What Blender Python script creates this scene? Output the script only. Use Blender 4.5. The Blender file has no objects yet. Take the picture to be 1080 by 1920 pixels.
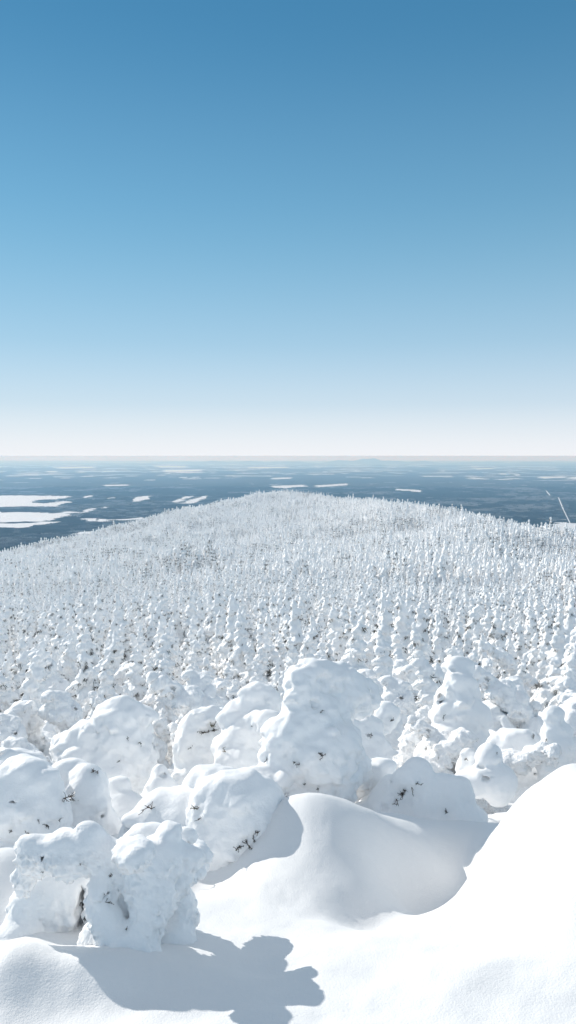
import bpy, math, random
import numpy as np
from mathutils import Vector, Matrix
from mathutils.bvhtree import BVHTree

random.seed(7)
RNG = np.random.default_rng(11)
SC = bpy.context.scene
COL = SC.collection
R = math.radians

# ------------------------------------------------------------------ camera
F_PX, PITCH = 1450.0, R(4.15)         # focal length in photograph pixels, camera tilted slightly down
CP, SP = math.cos(PITCH), math.sin(PITCH)
cam_d = bpy.data.cameras.new('camera')
cam_d.sensor_fit = 'VERTICAL'; cam_d.sensor_height = 36.0
cam_d.lens = 36.0 * F_PX / 1920.0
cam_d.clip_start = 0.05; cam_d.clip_end = 200000.0
cam = bpy.data.objects.new('camera', cam_d); COL.objects.link(cam)
cam.location = (0, 0, 0); cam.rotation_euler = (R(90) - PITCH, 0, 0)
SC.camera = cam


SUN_EL, SUN_AZ = R(26), R(-49)       # azimuth from the view direction, minus is left


def ray(px, py):
    a = (px - 540.0) / F_PX; b = -(py - 960.0) / F_PX
    return np.array([a, CP + b * SP, -SP + b * CP])


def at(px, py, d):
    """point seen at (px,py) whose forward distance is d"""
    r = ray(px, py); return r * (d / r[1])


def on_plain(px, py, z):
    r = ray(px, py); return r * (z / r[2])


# ------------------------------------------------------------------ tags
def tag(o, label=None, cat=None, group=None, kind=None):
    if label: o['label'] = label
    if cat: o['category'] = cat
    if group: o['group'] = group
    if kind: o['kind'] = kind
    return o


def empty(name, loc, rz=0.0):
    o = bpy.data.objects.new(name, None); COL.objects.link(o)
    o.location = loc; o.rotation_euler = (0, 0, rz); o.empty_display_size = 0.2
    return o


def mesh_from(name, verts, faces, mats, smooth=True, midx=None):
    """verts (n,3), faces (m,k) arrays of equal size k (or list of such arrays)"""
    me = bpy.data.meshes.new(name)
    if not isinstance(faces, list): faces = [faces]
    faces = [np.asarray(f, dtype=np.int32) for f in faces if len(f)]
    nl = sum(f.size for f in faces); nf = sum(len(f) for f in faces)
    me.vertices.add(len(verts)); me.vertices.foreach_set('co', np.asarray(verts, dtype=np.float32).ravel())
    me.loops.add(nl); me.polygons.add(nf)
    me.loops.foreach_set('vertex_index', np.concatenate([f.ravel() for f in faces]))
    tot = np.concatenate([np.full(len(f), f.shape[1], dtype=np.int32) for f in faces])
    st = np.concatenate([[0], np.cumsum(tot)[:-1]]).astype(np.int32)
    me.polygons.foreach_set('loop_start', st)
    if midx is not None: me.polygons.foreach_set('material_index', np.asarray(midx, dtype=np.int32))
    me.polygons.foreach_set('use_smooth', np.full(nf, smooth, dtype=bool))
    for m in mats: me.materials.append(m)
    me.update(calc_edges=True); me.validate()
    return me


def link(name, me, parent=None):
    o = bpy.data.objects.new(name, me); COL.objects.link(o)
    if parent: o.parent = parent
    return o


# ------------------------------------------------------------------ noise (numpy)
def _hash(i, j, k, s):
    h = (i.astype(np.uint32) * np.uint32(374761393) + j.astype(np.uint32) * np.uint32(668265263)
         + k.astype(np.uint32) * np.uint32(2147483647 // 3 * 2 + 1) + np.uint32((s * 974711) & 0xffffffff))
    h = (h ^ (h >> np.uint32(13))) * np.uint32(1274126177)
    h = (h ^ (h >> np.uint32(16))) * np.uint32(2246822519)
    h = h ^ (h >> np.uint32(15))
    return h.astype(np.float64) / 4294967295.0 * 2 - 1


def vnoise(p, s=0):
    p = np.asarray(p, dtype=np.float64)
    b = np.floor(p).astype(np.int64); f = p - b
    u = f * f * f * (f * (f * 6 - 15) + 10)
    b = b & 0xffffffff
    out = 0
    for di in (0, 1):
        wx = u[..., 0] if di else 1 - u[..., 0]
        for dj in (0, 1):
            wy = u[..., 1] if dj else 1 - u[..., 1]
            for dk in (0, 1):
                wz = u[..., 2] if dk else 1 - u[..., 2]
                out = out + wx * wy * wz * _hash((b[..., 0] + di) & 0xffffffff, (b[..., 1] + dj) & 0xffffffff, (b[..., 2] + dk) & 0xffffffff, s)
    return out


def fbm(p, o=3, s=0, g=0.5):
    a, t, q = 1.0, 0, np.asarray(p, dtype=np.float64)
    for i in range(o):
        t = t + a * vnoise(q, s + i * 17); q = q * 2.03 + 5.7; a *= g
    return t


# ------------------------------------------------------------------ distance-field modelling
class Field:
    """smooth union of ellipsoids, meshed with surface nets"""
    def __init__(self): self.b = []

    def add(self, c, r, rot=None, k=0.05, neg=False):
        self.b.append((np.asarray(c, float), np.asarray(r, float), rot, k, neg))

    def mesh(self, h):
        lo = np.min([c - max(r) for c, r, _, _, n in self.b if not n], axis=0) - 4 * h
        hi = np.max([c + max(r) for c, r, _, _, n in self.b if not n], axis=0) + 4 * h
        n = np.ceil((hi - lo) / h).astype(int) + 1
        G = np.full(n, 1e3, dtype=np.float32)
        ax = [lo[i] + h * np.arange(n[i]) for i in range(3)]
        for c, r, rot, k, neg in self.b:
            m = max(r) + 2 * k + 3 * h
            i0 = np.maximum(0, np.floor((c - m - lo) / h).astype(int)); i1 = np.minimum(n, np.ceil((c + m - lo) / h).astype(int) + 1)
            if np.any(i1 <= i0): continue
            X, Y, Z = np.meshgrid(ax[0][i0[0]:i1[0]] - c[0], ax[1][i0[1]:i1[1]] - c[1], ax[2][i0[2]:i1[2]] - c[2], indexing='ij')
            if rot is not None:
                X, Y, Z = (rot[0, 0] * X + rot[1, 0] * Y + rot[2, 0] * Z, rot[0, 1] * X + rot[1, 1] * Y + rot[2, 1] * Z,
                           rot[0, 2] * X + rot[1, 2] * Y + rot[2, 2] * Z)
            k0 = np.sqrt((X / r[0])**2 + (Y / r[1])**2 + (Z / r[2])**2) + 1e-9
            k1 = np.sqrt((X / r[0]**2)**2 + (Y / r[1]**2)**2 + (Z / r[2]**2)**2) + 1e-9
            D = (k0 * (k0 - 1) / k1).astype(np.float32)
            s = np.s_[i0[0]:i1[0], i0[1]:i1[1], i0[2]:i1[2]]
            A = G[s]
            if neg:
                D = -D; t = np.clip(0.5 - 0.5 * (A - D) / k, 0, 1) ; G[s] = np.where(A > 500, A, A * (1 - t) + D * t + k * t * (1 - t))
            else:
                t = np.clip(0.5 + 0.5 * (A - D) / k, 0, 1); G[s] = A * (1 - t) + D * t - k * t * (1 - t)
        return nets(G, lo, h)


def nets(G, lo, h):
    S = G < 0
    nx, ny, nz = G.shape
    acc = np.zeros((nx - 1, ny - 1, nz - 1, 3), dtype=np.float32); cnt = np.zeros((nx - 1, ny - 1, nz - 1), dtype=np.float32)
    Gc = np.clip(G, -10, 10)
    for axis in range(3):
        for a in (0, 1):
            for b in (0, 1):
                s0 = [None] * 3; s1 = [None] * 3
                oth = [i for i in range(3) if i != axis]
                s0[axis] = slice(0, G.shape[axis] - 1); s1[axis] = slice(1, G.shape[axis])
                for o_, v in zip(oth, (a, b)):
                    s0[o_] = s1[o_] = slice(v, G.shape[o_] - 1 + v)
                g0, g1 = Gc[tuple(s0)], Gc[tuple(s1)]
                m = (g0 < 0) != (g1 < 0)
                t = np.where(m, g0 / np.where(m, g0 - g1, 1), 0)
                cnt += m
                acc[..., axis] += t
                acc[..., oth[0]] += m * a
                acc[..., oth[1]] += m * b
    act = cnt > 0
    idx = np.full(act.shape, -1, dtype=np.int64); idx[act] = np.arange(act.sum())
    I = np.argwhere(act)
    V = lo + h * (I + acc[act] / cnt[act][:, None])
    Q = []
    for axis in range(3):
        s0 = [slice(1, -1)] * 3; s1 = [slice(1, -1)] * 3
        s0[axis] = slice(0, G.shape[axis] - 1); s1[axis] = slice(1, G.shape[axis])
        a, b = S[tuple(s0)], S[tuple(s1)]
        e = np.argwhere(a != b); inside = a[tuple(e.T)]
        off = np.ones(3, int); off[axis] = 0
        e = e + off
        u, v = [(1, 2), (2, 0), (0, 1)][axis]
        du = np.zeros(3, int); du[u] = 1
        dv = np.zeros(3, int); dv[v] = 1
        q = np.stack([idx[tuple((e - du - dv).T)], idx[tuple((e - dv).T)], idx[tuple(e.T)], idx[tuple((e - du).T)]], axis=1)
        q[~inside] = q[~inside][:, ::-1]
        Q.append(q)
    Q = np.concatenate(Q); Q = Q[(Q >= 0).all(axis=1)]
    return V, Q


def vnormals(V, Q):
    n = np.cross(V[Q[:, 2]] - V[Q[:, 0]], V[Q[:, 3]] - V[Q[:, 1]])
    N = np.zeros_like(V)
    for i in range(4): np.add.at(N, Q[:, i], n)
    return N / (np.linalg.norm(N, axis=1, keepdims=True) + 1e-12)


def roughen(V, Q, big, bigscale, small, smallscale, seed=0):
    """lumps everywhere, crusty rime on steep and overhanging faces"""
    N = vnormals(V, Q)
    V = V + N * (big * fbm(V / bigscale, 2, seed))[:, None]
    up = np.clip(1 - 1.4 * np.clip(N[:, 2], 0, 1), 0.0, 1)
    n = fbm(V / smallscale, 3, seed + 50, 0.6)
    return V + N * (small * up * n)[:, None]


def rotm(yaw, pitch):
    cy, sy, cp, sp = math.cos(yaw), math.sin(yaw), math.cos(pitch), math.sin(pitch)
    return np.array([[cy, -sy, 0], [sy, cy, 0], [0, 0, 1]]) @ np.array([[cp, 0, sp], [0, 1, 0], [-sp, 0, cp]])


# ------------------------------------------------------------------ materials
def new_mat(name):
    m = bpy.data.materials.new(name); m.use_nodes = True
    nt = m.node_tree; return m, nt, nt.nodes['Principled BSDF']


def N_(nt, t, **kw):
    n = nt.nodes.new(t)
    for k, v in kw.items():
        if k.startswith('i_'): n.inputs[k[2:].replace('_', ' ')].default_value = v
        else: setattr(n, k, v)
    return n


def snow_material(name, col, grain, depth, lump=None, ldepth=0.0, rough=0.6):
    m, nt, p = new_mat(name)
    p.inputs['Base Color'].default_value = (*col, 1); p.inputs['Roughness'].default_value = rough
    p.inputs['Specular IOR Level'].default_value = 0.25
    tc = N_(nt, 'ShaderNodeTexCoord')
    n1 = N_(nt, 'ShaderNodeTexNoise', i_Scale=grain, i_Detail=3.0, i_Roughness=0.65)
    nt.links.new(tc.outputs['Object'], n1.inputs['Vector'])
    b = N_(nt, 'ShaderNodeBump', i_Strength=1.0, i_Distance=depth)
    nt.links.new(n1.outputs['Fac'], b.inputs['Height'])
    if lump:
        n2 = N_(nt, 'ShaderNodeTexNoise', i_Scale=lump, i_Detail=4.0, i_Roughness=0.55)
        nt.links.new(tc.outputs['Object'], n2.inputs['Vector'])
        b2 = N_(nt, 'ShaderNodeBump', i_Strength=1.0, i_Distance=ldepth)
        nt.links.new(n2.outputs['Fac'], b2.inputs['Height'])
        nt.links.new(b.outputs['Normal'], b2.inputs['Normal'])
        nt.links.new(b2.outputs['Normal'], p.inputs['Normal'])
    else:
        nt.links.new(b.outputs['Normal'], p.inputs['Normal'])
    return m


SNOW_C = (0.945, 0.945, 0.945)
M_ground = snow_material('packed_snow', (0.81, 0.815, 0.82), 130.0, 0.0022, 9.0, 0.005)
M_rime = snow_material('rimed_snow', SNOW_C, 110.0, 0.0025, 22.0, 0.006)
M_firsnow = snow_material('fir_snow', (0.96, 0.96, 0.96), 9.0, 0.03)
M_needle, nt, p = new_mat('needles')
p.inputs['Roughness'].default_value = 0.7; p.inputs['Base Color'].default_value = (0.035, 0.036, 0.028, 1)
M_twig, nt, p = new_mat('twig_bark')
p.inputs['Roughness'].default_value = 0.8; p.inputs['Base Color'].default_value = (0.075, 0.045, 0.03, 1)
M_green, nt, p = new_mat('needles_green')
p.inputs['Roughness'].default_value = 0.7; p.inputs['Base Color'].default_value = (0.10, 0.085, 0.02, 1)

# ------------------------------------------------------------------ terrain heights
PLAIN_Z = -600.0
SKX = np.array([-900, -400, 0, 100, 200, 300, 400, 470, 530, 600, 650, 720, 800, 870, 930, 1000, 1080, 1400, 1900], float)
SKY_ = np.array([1180, 1120, 1042, 1021, 996, 970, 949, 932, 924, 930, 939, 944, 952, 966, 980, 996, 1011, 1060, 1120], float)
RID = np.array([700, 720, 760, 800, 880, 980, 1130, 1250, 1320, 1180, 1000, 800, 690, 610, 560, 540, 520, 480, 460], float)
TH = np.arctan((SKX - 540) / F_PX)
TSKY = np.array([-ray(x, y)[2] / math.hypot(*ray(x, y)[:2]) for x, y in zip(SKX, SKY_)])
LD = np.log(np.array([2, 5, 7, 10, 20, 40, 90, 250], float))
TT = np.array([0.7, 0.53, 0.475, 0.438, 0.375, 0.318, 0.25, 0.172])


def smooth(a, b, x):
    t = np.clip((x - a) / (b - a), 0, 1); return t * t * (3 - 2 * t)


def px_bump(px, py, d, rx, ry, hgt):
    c = at(px, py, d); return c[0], c[1], rx, ry, hgt


# snow drifts near the camera: (x, y, radius x, radius y, height)
DRIFTS = []


def ground_z(x, y):
    x = np.asarray(x, float); y = np.asarray(y, float)
    d = np.hypot(x, y) + 1e-6; th = np.arctan2(x, y)
    thc = np.clip(th, TH[0], TH[-1])
    Rr = np.interp(thc, TH, RID); ts = np.interp(thc, TH, TSKY) + 2.5 / Rr
    ld = np.log(np.clip(d, 2, None))
    tb = np.interp(ld, LD, TT)
    s = np.clip((ld - LD[-1]) / (np.log(Rr) - LD[-1]), 0, 1)
    t_mid = TT[-1] + (ts - TT[-1]) * (s * 0.75 + 0.25 * s * s)
    t = np.where(ld > LD[-1], t_mid, tb)
    # behind the ridge the mountain falls to the plain
    zf = -d * t
    zr = -Rr * ts
    over = np.clip(d - Rr, 0, None)
    fall = zr - ts * over * 0.9 - 0.45 * over * smooth(0, 250, over)
    zf = np.where(d > Rr, fall, zf)
    zf = zf + fbm(np.stack([x / 60, y / 60, 0 * x], -1), 2, 3) * np.clip(d / 200, 0, 1) * 1.2
    zn = -1.35 - 0.2 * d
    back = (y < 0.5)
    w = smooth(4.5, 6.4, d)
    w = np.where(back, 0.0, w)
    near = zn
    for (cx, cy, rx, ry, hh) in DRIFTS:
        near = near + hh * np.exp(-((x - cx) / rx)**2 - ((y - cy) / ry)**2)
    near = near + 0.028 * fbm(np.stack([x / 0.8, y / 0.8, 0 * x], -1), 3, 9) + 0.006 * fbm(np.stack([x / 0.16, y / 0.11, 0 * x], -1), 3, 19)
    zb = np.where(back, -1.35 + 0.1 * np.clip(d, 0, 30) * (y < 0) - 0.2 * np.clip(y, 0, None), 0)
    z = near * (1 - w) + zf * w
    z = np.where(back & (d > 6), np.minimum(z, -1.0) - 0.35 * (d - 6), z)
    return np.maximum(z, PLAIN_Z - 30)


D_ = DRIFTS.append
D_((1.42, 3.55, 0.48, 0.75, 0.50))       # big rounded drift on the right
D_((1.75, 3.0, 0.8, 0.8, 0.25))
D_((0.95, 2.5, 0.6, 0.5, 0.06))
D_((0.26, 4.20, 0.40, 0.42, 0.17))       # middle drift
D_((0.00, 4.30, 0.42, 0.42, 0.17))      # merging into the domed tree
D_((0.60, 4.75, 0.40, 0.22, 0.05))
D_((1.00, 4.15, 0.18, 0.30, -0.26))      # gully between the middle drift and the right one
D_((0.70, 3.78, 0.27, 0.32, -0.27))
D_((0.78, 4.02, 0.22, 0.24, -0.16))
for bx_, by_, br_, bh_ in ((1.02, 3.72, 0.10, 0.035), (1.16, 3.75, 0.13, 0.05), (1.30, 3.60, 0.09, 0.03), (1.42, 3.70, 0.12, 0.05), (1.34, 3.20, 0.12, 0.035), (1.10, 3.30, 0.15, -0.03), (1.22, 2.95, 0.2, 0.03), (0.85, 2.9, 0.25, -0.03), (0.6, 2.6, 0.2, 0.02), (0.25, 2.9, 0.25, 0.025)):
    D_((bx_, by_, br_, br_ * 0.9, bh_))
D_((-1.32, 3.40, 0.34, 0.40, 0.28))
D_((1.62, 3.15, 0.22, 0.28, -0.14))
D_((1.22, 2.62, 0.14, 0.20, -0.05))
D_((1.30, 3.32, 0.10, 0.10, 0.04))
D_((0.40, 3.40, 0.22, 0.20, -0.12))
D_((-0.42, 3.92, 0.22, 0.28, -0.15))     # dip at the foot of the domed tree
D_((-1.02, 2.70, 0.14, 0.20, 0.10))      # little bump by the arch
D_((-0.70, 2.72, 0.34, 0.18, 0.10))

# polar sheet, fine near the camera
fr = np.radians(np.concatenate([np.linspace(-180, -50, 27)[:-1], np.linspace(-50, -25, 51)[:-1], np.linspace(-25, 25, 331), np.linspace(25, 50, 51)[1:], np.linspace(50, 180, 27)[1:-1]]))
ds = [0.35]
while ds[-1] < 5200: ds.append(ds[-1] * (1.012 if 1.5 < ds[-1] < 9 else 1.035))
ds = np.array(ds)
TG, DG = np.meshgrid(fr, ds, indexing='xy')
X, Y = DG * np.sin(TG), DG * np.cos(TG)
Z = ground_z(X, Y)
V = np.stack([X, Y, Z], -1).reshape(-1, 3)
nr, nc = X.shape
ii, jj = np.meshgrid(np.arange(nr - 1), np.arange(nc), indexing='ij')
j2 = (jj + 1) % nc
Q = np.stack([ii * nc + jj, ii * nc + j2, (ii + 1) * nc + j2, (ii + 1) * nc + jj], -1).reshape(-1, 4)
V = np.vstack([V, [[0, 0, Z[0].mean()]]])
T = np.stack([np.full(nc, len(V) - 1), (np.arange(nc) + 1) % nc, np.arange(nc)], -1)
# face up
me = mesh_from('snow_ground', V, [Q[:, ::-1], T[:, ::-1]], [M_ground])
if me.polygons[1000].normal.z < 0: me.flip_normals()
g = link('snow_ground', me); tag(g, 'smooth wind-packed snow covering the mountain from the camera down its slope', kind='structure')

# ------------------------------------------------------------------ the plain
m, nt, p = new_mat('winter_forest_plain')
p.inputs['Roughness'].default_value = 0.9; p.inputs['Specular IOR Level'].default_value = 0.0
tc = N_(nt, 'ShaderNodeTexCoord')
mp = N_(nt, 'ShaderNodeMapping'); mp.inputs['Scale'].default_value = (0.001, 0.001, 0.001)
nt.links.new(tc.outputs['Object'], mp.inputs['Vector'])
na = N_(nt, 'ShaderNodeTexNoise', i_Scale=5.0, i_Detail=5.0, i_Roughness=0.8)
nb = N_(nt, 'ShaderNodeTexNoise', i_Scale=0.7, i_Detail=5.0, i_Roughness=0.6)
nt.links.new(mp.outputs[0], na.inputs['Vector']); nt.links.new(mp.outputs[0], nb.inputs['Vector'])
ra = N_(nt, 'ShaderNodeValToRGB')
ra.color_ramp.elements[0].position = 0.38; ra.color_ramp.elements[0].color = (0.003, 0.008, 0.008, 1)
ra.color_ramp.elements[1].position = 0.68; ra.color_ramp.elements[1].color = (0.105, 0.110, 0.105, 1)
rb = N_(nt, 'ShaderNodeValToRGB')
rb.color_ramp.elements[0].position = 0.42; rb.color_ramp.elements[0].color = (0.008, 0.016, 0.015, 1)
rb.color_ramp.elements[1].position = 0.60; rb.color_ramp.elements[1].color = (0.050, 0.046, 0.046, 1)
nt.links.new(na.outputs['Fac'], ra.inputs['Fac']); nt.links.new(nb.outputs['Fac'], rb.inputs['Fac'])
mx = N_(nt, 'ShaderNodeMix', data_type='RGBA'); mx.inputs['Factor'].default_value = 0.5
nt.links.new(ra.outputs[0], mx.inputs['A']); nt.links.new(rb.outputs[0], mx.inputs['B'])
nt.links.new(mx.outputs['Result'], p.inputs['Base Color'])
M_plain = m
FAR = 100000.0
xs = np.linspace(-64000, 64000, 61); ys = np.linspace(-6000, FAR, 61)
X, Y = np.meshgrid(xs, ys, indexing='ij')
V = np.stack([X, Y, np.full_like(X, PLAIN_Z)], -1).reshape(-1, 3)
ii, jj = np.meshgrid(np.arange(60), np.arange(60), indexing='ij')
Q = np.stack([ii * 61 + jj, (ii + 1) * 61 + jj, (ii + 1) * 61 + jj + 1, ii * 61 + jj + 1], -1).reshape(-1, 4)
tag(link('plain', mesh_from('plain', V, Q, [M_plain])), 'wide dark forested lowland stretching to the horizon', kind='structure')

m, nt, p = new_mat('field_snow')
p.inputs['Base Color'].default_value = (0.72, 0.73, 0.76, 1); p.inputs['Roughness'].default_value = 0.8
M_field = m


def field_sheet(name, pts, ragged=0.10, label='open snow-covered field among the dark lowland forest'):
    """pts: outline on the plain (world x, y), made ragged and laid 2 m above it"""
    pts = np.asarray(pts, float); out = []
    n = len(pts)
    size = np.ptp(pts, axis=0)
    for i in range(n):
        a, b = pts[i], pts[(i + 1) % n]
        L = np.linalg.norm(b - a); k = int(np.clip(L / 55, 2, 40))
        nrm = np.array([-(b - a)[1], (b - a)[0]]) / (L + 1e-6)
        for q in range(k):
            f = q / k
            j = ((RNG.random() - 0.5) * min(L, size[0] * 0.8, size[1] * 1.2) * ragged * 2 + RNG.normal() * min(22, size[1] * 0.12)) if q else 0
            out.append(a + (b - a) * f + nrm * j)
    out = np.array(out)
    me = bpy.data.meshes.new(name)
    me.from_pydata([(x, y, PLAIN_Z + 2.0) for x, y in out], [], [tuple(range(len(out)))])
    me.materials.append(M_field); me.update()
    if me.polygons[0].normal.z < 0: me.flip_normals()
    return me


def px_field(*pp):
    ym = sum(y for x, y in pp) / len(pp)
    return [on_plain(x, ym + (y - ym) * 1.3 + 0.5, PLAIN_Z)[:2] for x, y in pp]


FIELDS = [
    px_field((-60, 934), (20, 931), (137, 932), (125, 936), (75, 938), (60, 941), (80, 943), (120, 938), (138, 941), (105, 948), (60, 947), (-60, 949)),
    px_field((-60, 962), (60, 962), (100, 964), (130, 961), (150, 962), (120, 970), (95, 974), (70, 977), (40, 978), (-60, 979)),
    px_field((-60, 981), (60, 979), (115, 979), (85, 983), (45, 988), (-60, 989)),
    px_field((145, 963), (160, 961), (180, 955), (172, 953), (150, 960)),
    px_field((148, 973), (190, 971), (200, 974), (240, 973), (272, 970), (275, 974), (225, 975), (190, 977), (155, 976)),
    px_field((140, 998), (190, 997), (195, 999), (165, 1003), (142, 1003)),
    px_field((246, 936), (262, 931), (285, 931), (284, 934), (262, 939), (246, 939)),
    px_field((322, 939), (345, 932), (364, 931), (358, 934), (330, 942)),
    px_field((338, 942), (360, 936), (386, 931), (388, 935), (365, 942), (345, 944)),
    px_field((335, 950), (360, 951), (400, 946), (420, 945), (390, 953), (350, 954)),
    px_field((152, 931), (172, 929), (176, 931), (158, 933)),
    px_field((200, 934), (215, 932), (218, 934), (204, 936)),
    px_field((188, 951), (205, 950), (205, 953), (190, 953)),
    px_field((190, 909), (240, 908.5), (242, 910), (195, 911)),
    px_field((508, 911), (570, 909.5), (575, 912), (535, 915), (510, 914)),
    px_field((590, 910), (650, 907), (652, 909), (595, 913)),
    px_field((738, 917), (780, 918), (796, 920), (790, 922), (740, 919)),
    px_field((508, 896), (545, 895), (546, 897), (510, 898)),
    px_field((1018, 990), (1040, 981), (1085, 983), (1110, 990), (1085, 996), (1040, 994)),
    px_field((1005, 894), (1060, 893), (1062, 895.5), (1010, 896)),
    px_field((1068, 894), (1120, 893), (1120, 896), (1070, 897)),
    px_field((935, 888), (952, 887), (954, 889.5), (938, 889)),
    px_field((964, 889), (975, 889), (975, 891), (965, 891)),
    px_field((305, 881), (380, 880), (378, 883), (310, 884)),
    px_field((190, 883), (215, 882), (216, 884), (192, 885)),
    px_field((85, 883), (108, 883), (108, 885), (86, 884.5)),
    px_field((100, 876), (178, 875), (176, 877), (110, 878)),
    px_field((460, 875), (540, 875), (540, 877), (465, 877)),
    px_field((290, 874), (350, 874), (352, 876), (300, 876)),
    px_field((885, 878), (925, 877.5), (925, 879), (887, 879.5)),
]
for f in FIELDS:
    tag(link('snow_field', field_sheet('snow_field', f)), 'open snow-covered field among the dark lowland forest', kind='structure')
# far scattered farmland, seen as thin white streaks below the horizon
vs, fs = [], []
for i in range(1500):
    d = 85000 * (0.22 + 0.72 * random.random()**0.8) if i > 130 else random.uniform(7000, 18000)
    th = R(random.uniform(-26, 26)); w = 120 + 700 * random.random()**2.5 * (0.5 + d / 40000); l = random.uniform(100, 500) * (0.4 + d / 45000)
    if i <= 130: w *= 0.3; l *= 0.2
    c = np.array([d * math.tan(th), d]); n = 14
    if fbm(np.array([[c[0] / 5000, c[1] / 7000, 0]]), 2, 77)[0] < (-0.22 if i > 130 else -0.2): continue
    b0 = len(vs)
    for q in range(n):
        a = 2 * math.pi * q / n; rr = random.uniform(0.55, 1.1)
        sx = max(-1, min(1, 1.5 * math.cos(a))); sy = max(-1, min(1, 1.5 * math.sin(a)))
        vs.append((c[0] + w * sx * rr, c[1] + l * sy * rr, PLAIN_Z + 1.0))
    fs.append(tuple(range(b0, b0 + n)))
me = bpy.data.meshes.new('far_snow_fields'); me.from_pydata(vs, [], fs); me.materials.append(M_field); me.update()
tag(link('far_snow_fields', me), 'scattered small white fields streaking the far lowland', kind='structure')
# cleared line through the forest
CUTS = (((1024, 920), (1031, 929), 10), ((1047, 933), (1056, 955), 8), ((1056, 955), (1075, 994), 5))
for a, b, w in CUTS:
    A, B = on_plain(*a, PLAIN_Z)[:2], on_plain(*b, PLAIN_Z)[:2]
    me = bpy.data.meshes.new('forest_clearing')
    me.from_pydata([(A[0] - w, A[1], PLAIN_Z + 1.5), (A[0] + w, A[1], PLAIN_Z + 1.5), (B[0] + w, B[1], PLAIN_Z + 1.5), (B[0] - w, B[1], PLAIN_Z + 1.5)], [], [(0, 1, 2, 3)])
    me.materials.append(M_field); me.update()
    if me.polygons[0].normal.z < 0: me.flip_normals()
    tag(link('forest_clearing', me), 'narrow snow-covered clearing cut straight through the lowland forest', kind='structure')

# lowland forest: stands of real trees over the nearer part of the plain
def inside(px, py, poly):
    c = np.zeros(px.shape, bool); j = len(poly) - 1
    for i in range(len(poly)):
        xi, yi = poly[i]; xj, yj = poly[j]
        c ^= ((yi > py) != (yj > py)) & (px < (xj - xi) * (py - yi) / (yj - yi + 1e-9) + xi); j = i
    return c


def plant(name, mesh_pts, attrs, coll, label):
    me = bpy.data.meshes.new(name)
    me.vertices.add(len(mesh_pts)); me.vertices.foreach_set('co', np.asarray(mesh_pts, dtype=np.float32).ravel())
    for nm, ty, val in attrs:
        at_ = me.attributes.new(nm, ty, 'POINT'); at_.data.foreach_set('value', val)
    o = link(name, me); tag(o, label, 'forest', kind='stuff')
    ng = bpy.data.node_groups.new('plant_trees', 'GeometryNodeTree')
    ng.interface.new_socket('Geometry', in_out='INPUT', socket_type='NodeSocketGeometry'); ng.interface.new_socket('Geometry', in_out='OUTPUT', socket_type='NodeSocketGeometry')
    gi, go = ng.nodes.new('NodeGroupInput'), ng.nodes.new('NodeGroupOutput')
    ci = ng.nodes.new('GeometryNodeCollectionInfo'); ci.inputs['Collection'].default_value = coll; ci.inputs['Separate Children'].default_value = True; ci.inputs['Reset Children'].default_value = True
    ip = ng.nodes.new('GeometryNodeInstanceOnPoints'); ip.inputs['Pick Instance'].default_value = True
    nas = {}
    for nm, ty in (('tree_scale', 'FLOAT'), ('tree_turn', 'FLOAT'), ('tree_kind', 'INT')):
        q = ng.nodes.new('GeometryNodeInputNamedAttribute'); q.data_type = ty; q.inputs['Name'].default_value = nm; nas[nm] = q
    cx = ng.nodes.new('ShaderNodeCombineXYZ'); L = ng.links.new
    L(nas['tree_turn'].outputs['Attribute'], cx.inputs['Z'])
    L(gi.outputs[0], ip.inputs['Points']); L(ci.outputs[0], ip.inputs['Instance']); L(nas['tree_kind'].outputs['Attribute'], ip.inputs['Instance Index'])
    L(cx.outputs[0], ip.inputs['Rotation']); L(nas['tree_scale'].outputs['Attribute'], ip.inputs['Scale']); L(ip.outputs[0], go.inputs[0])
    md = o.modifiers.new('plant_trees', 'NODES'); md.node_group = ng
    return o


stands = bpy.data.collections.new('stand_kinds')
for i, (cs, hh, nn) in enumerate((((0.016, 0.028, 0.026), 17, 150), ((0.035, 0.045, 0.042), 14, 120), ((0.13, 0.13, 0.13), 13, 110), ((0.27, 0.27, 0.275), 12, 90))):
    m, nt, p = new_mat('stand_trees'); p.inputs['Base Color'].default_value = (*cs, 1); p.inputs['Roughness'].default_value = 1.0; p.inputs['Specular IOR Level'].default_value = 0
    vs, fs = [], []
    for _ in range(nn):
        x, y = RNG.uniform(-62, 62, 2); h = hh * RNG.uniform(0.6, 1.25); r = h * RNG.uniform(0.2, 0.3); b = len(vs)
        for q in range(5): vs.append((x + r * math.cos(q * 1.2566), y + r * math.sin(q * 1.2566), h * 0.1))
        vs.append((x, y, h)); fs += [(b + q, b + (q + 1) % 5, b + 5) for q in range(5)]
    stands.objects.link(bpy.data.objects.new('stand_%d' % i, mesh_from('stand', np.array(vs), np.array(fs), [m], smooth=False)))
gx, gy = np.meshgrid(np.arange(-6500, 6500, 105.0), np.arange(3000, 15000, 105.0), indexing='ij')
gx = (gx + RNG.uniform(-40, 40, gx.shape)).ravel(); gy = (gy + RNG.uniform(-40, 40, gy.shape)).ravel()
q = (np.abs(np.arctan2(gx, gy)) < R(23))
for f in FIELDS: q &= ~inside(gx, gy, f)
for a_, b_, _w in CUTS:
    A, B = np.array(on_plain(*a_, PLAIN_Z)[:2]), np.array(on_plain(*b_, PLAIN_Z)[:2]); ab = B - A
    t_ = np.clip(((gx - A[0]) * ab[0] + (gy - A[1]) * ab[1]) / (ab @ ab), 0, 1)
    q &= np.hypot(gx - A[0] - t_ * ab[0], gy - A[1] - t_ * ab[1]) > 55
gx, gy = gx[q], gy[q]
den = fbm(np.stack([gx / 700, gy / 900, 0 * gx], -1), 4, 21, 0.7) + RNG.normal(size=len(gx)) * 0.25
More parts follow.
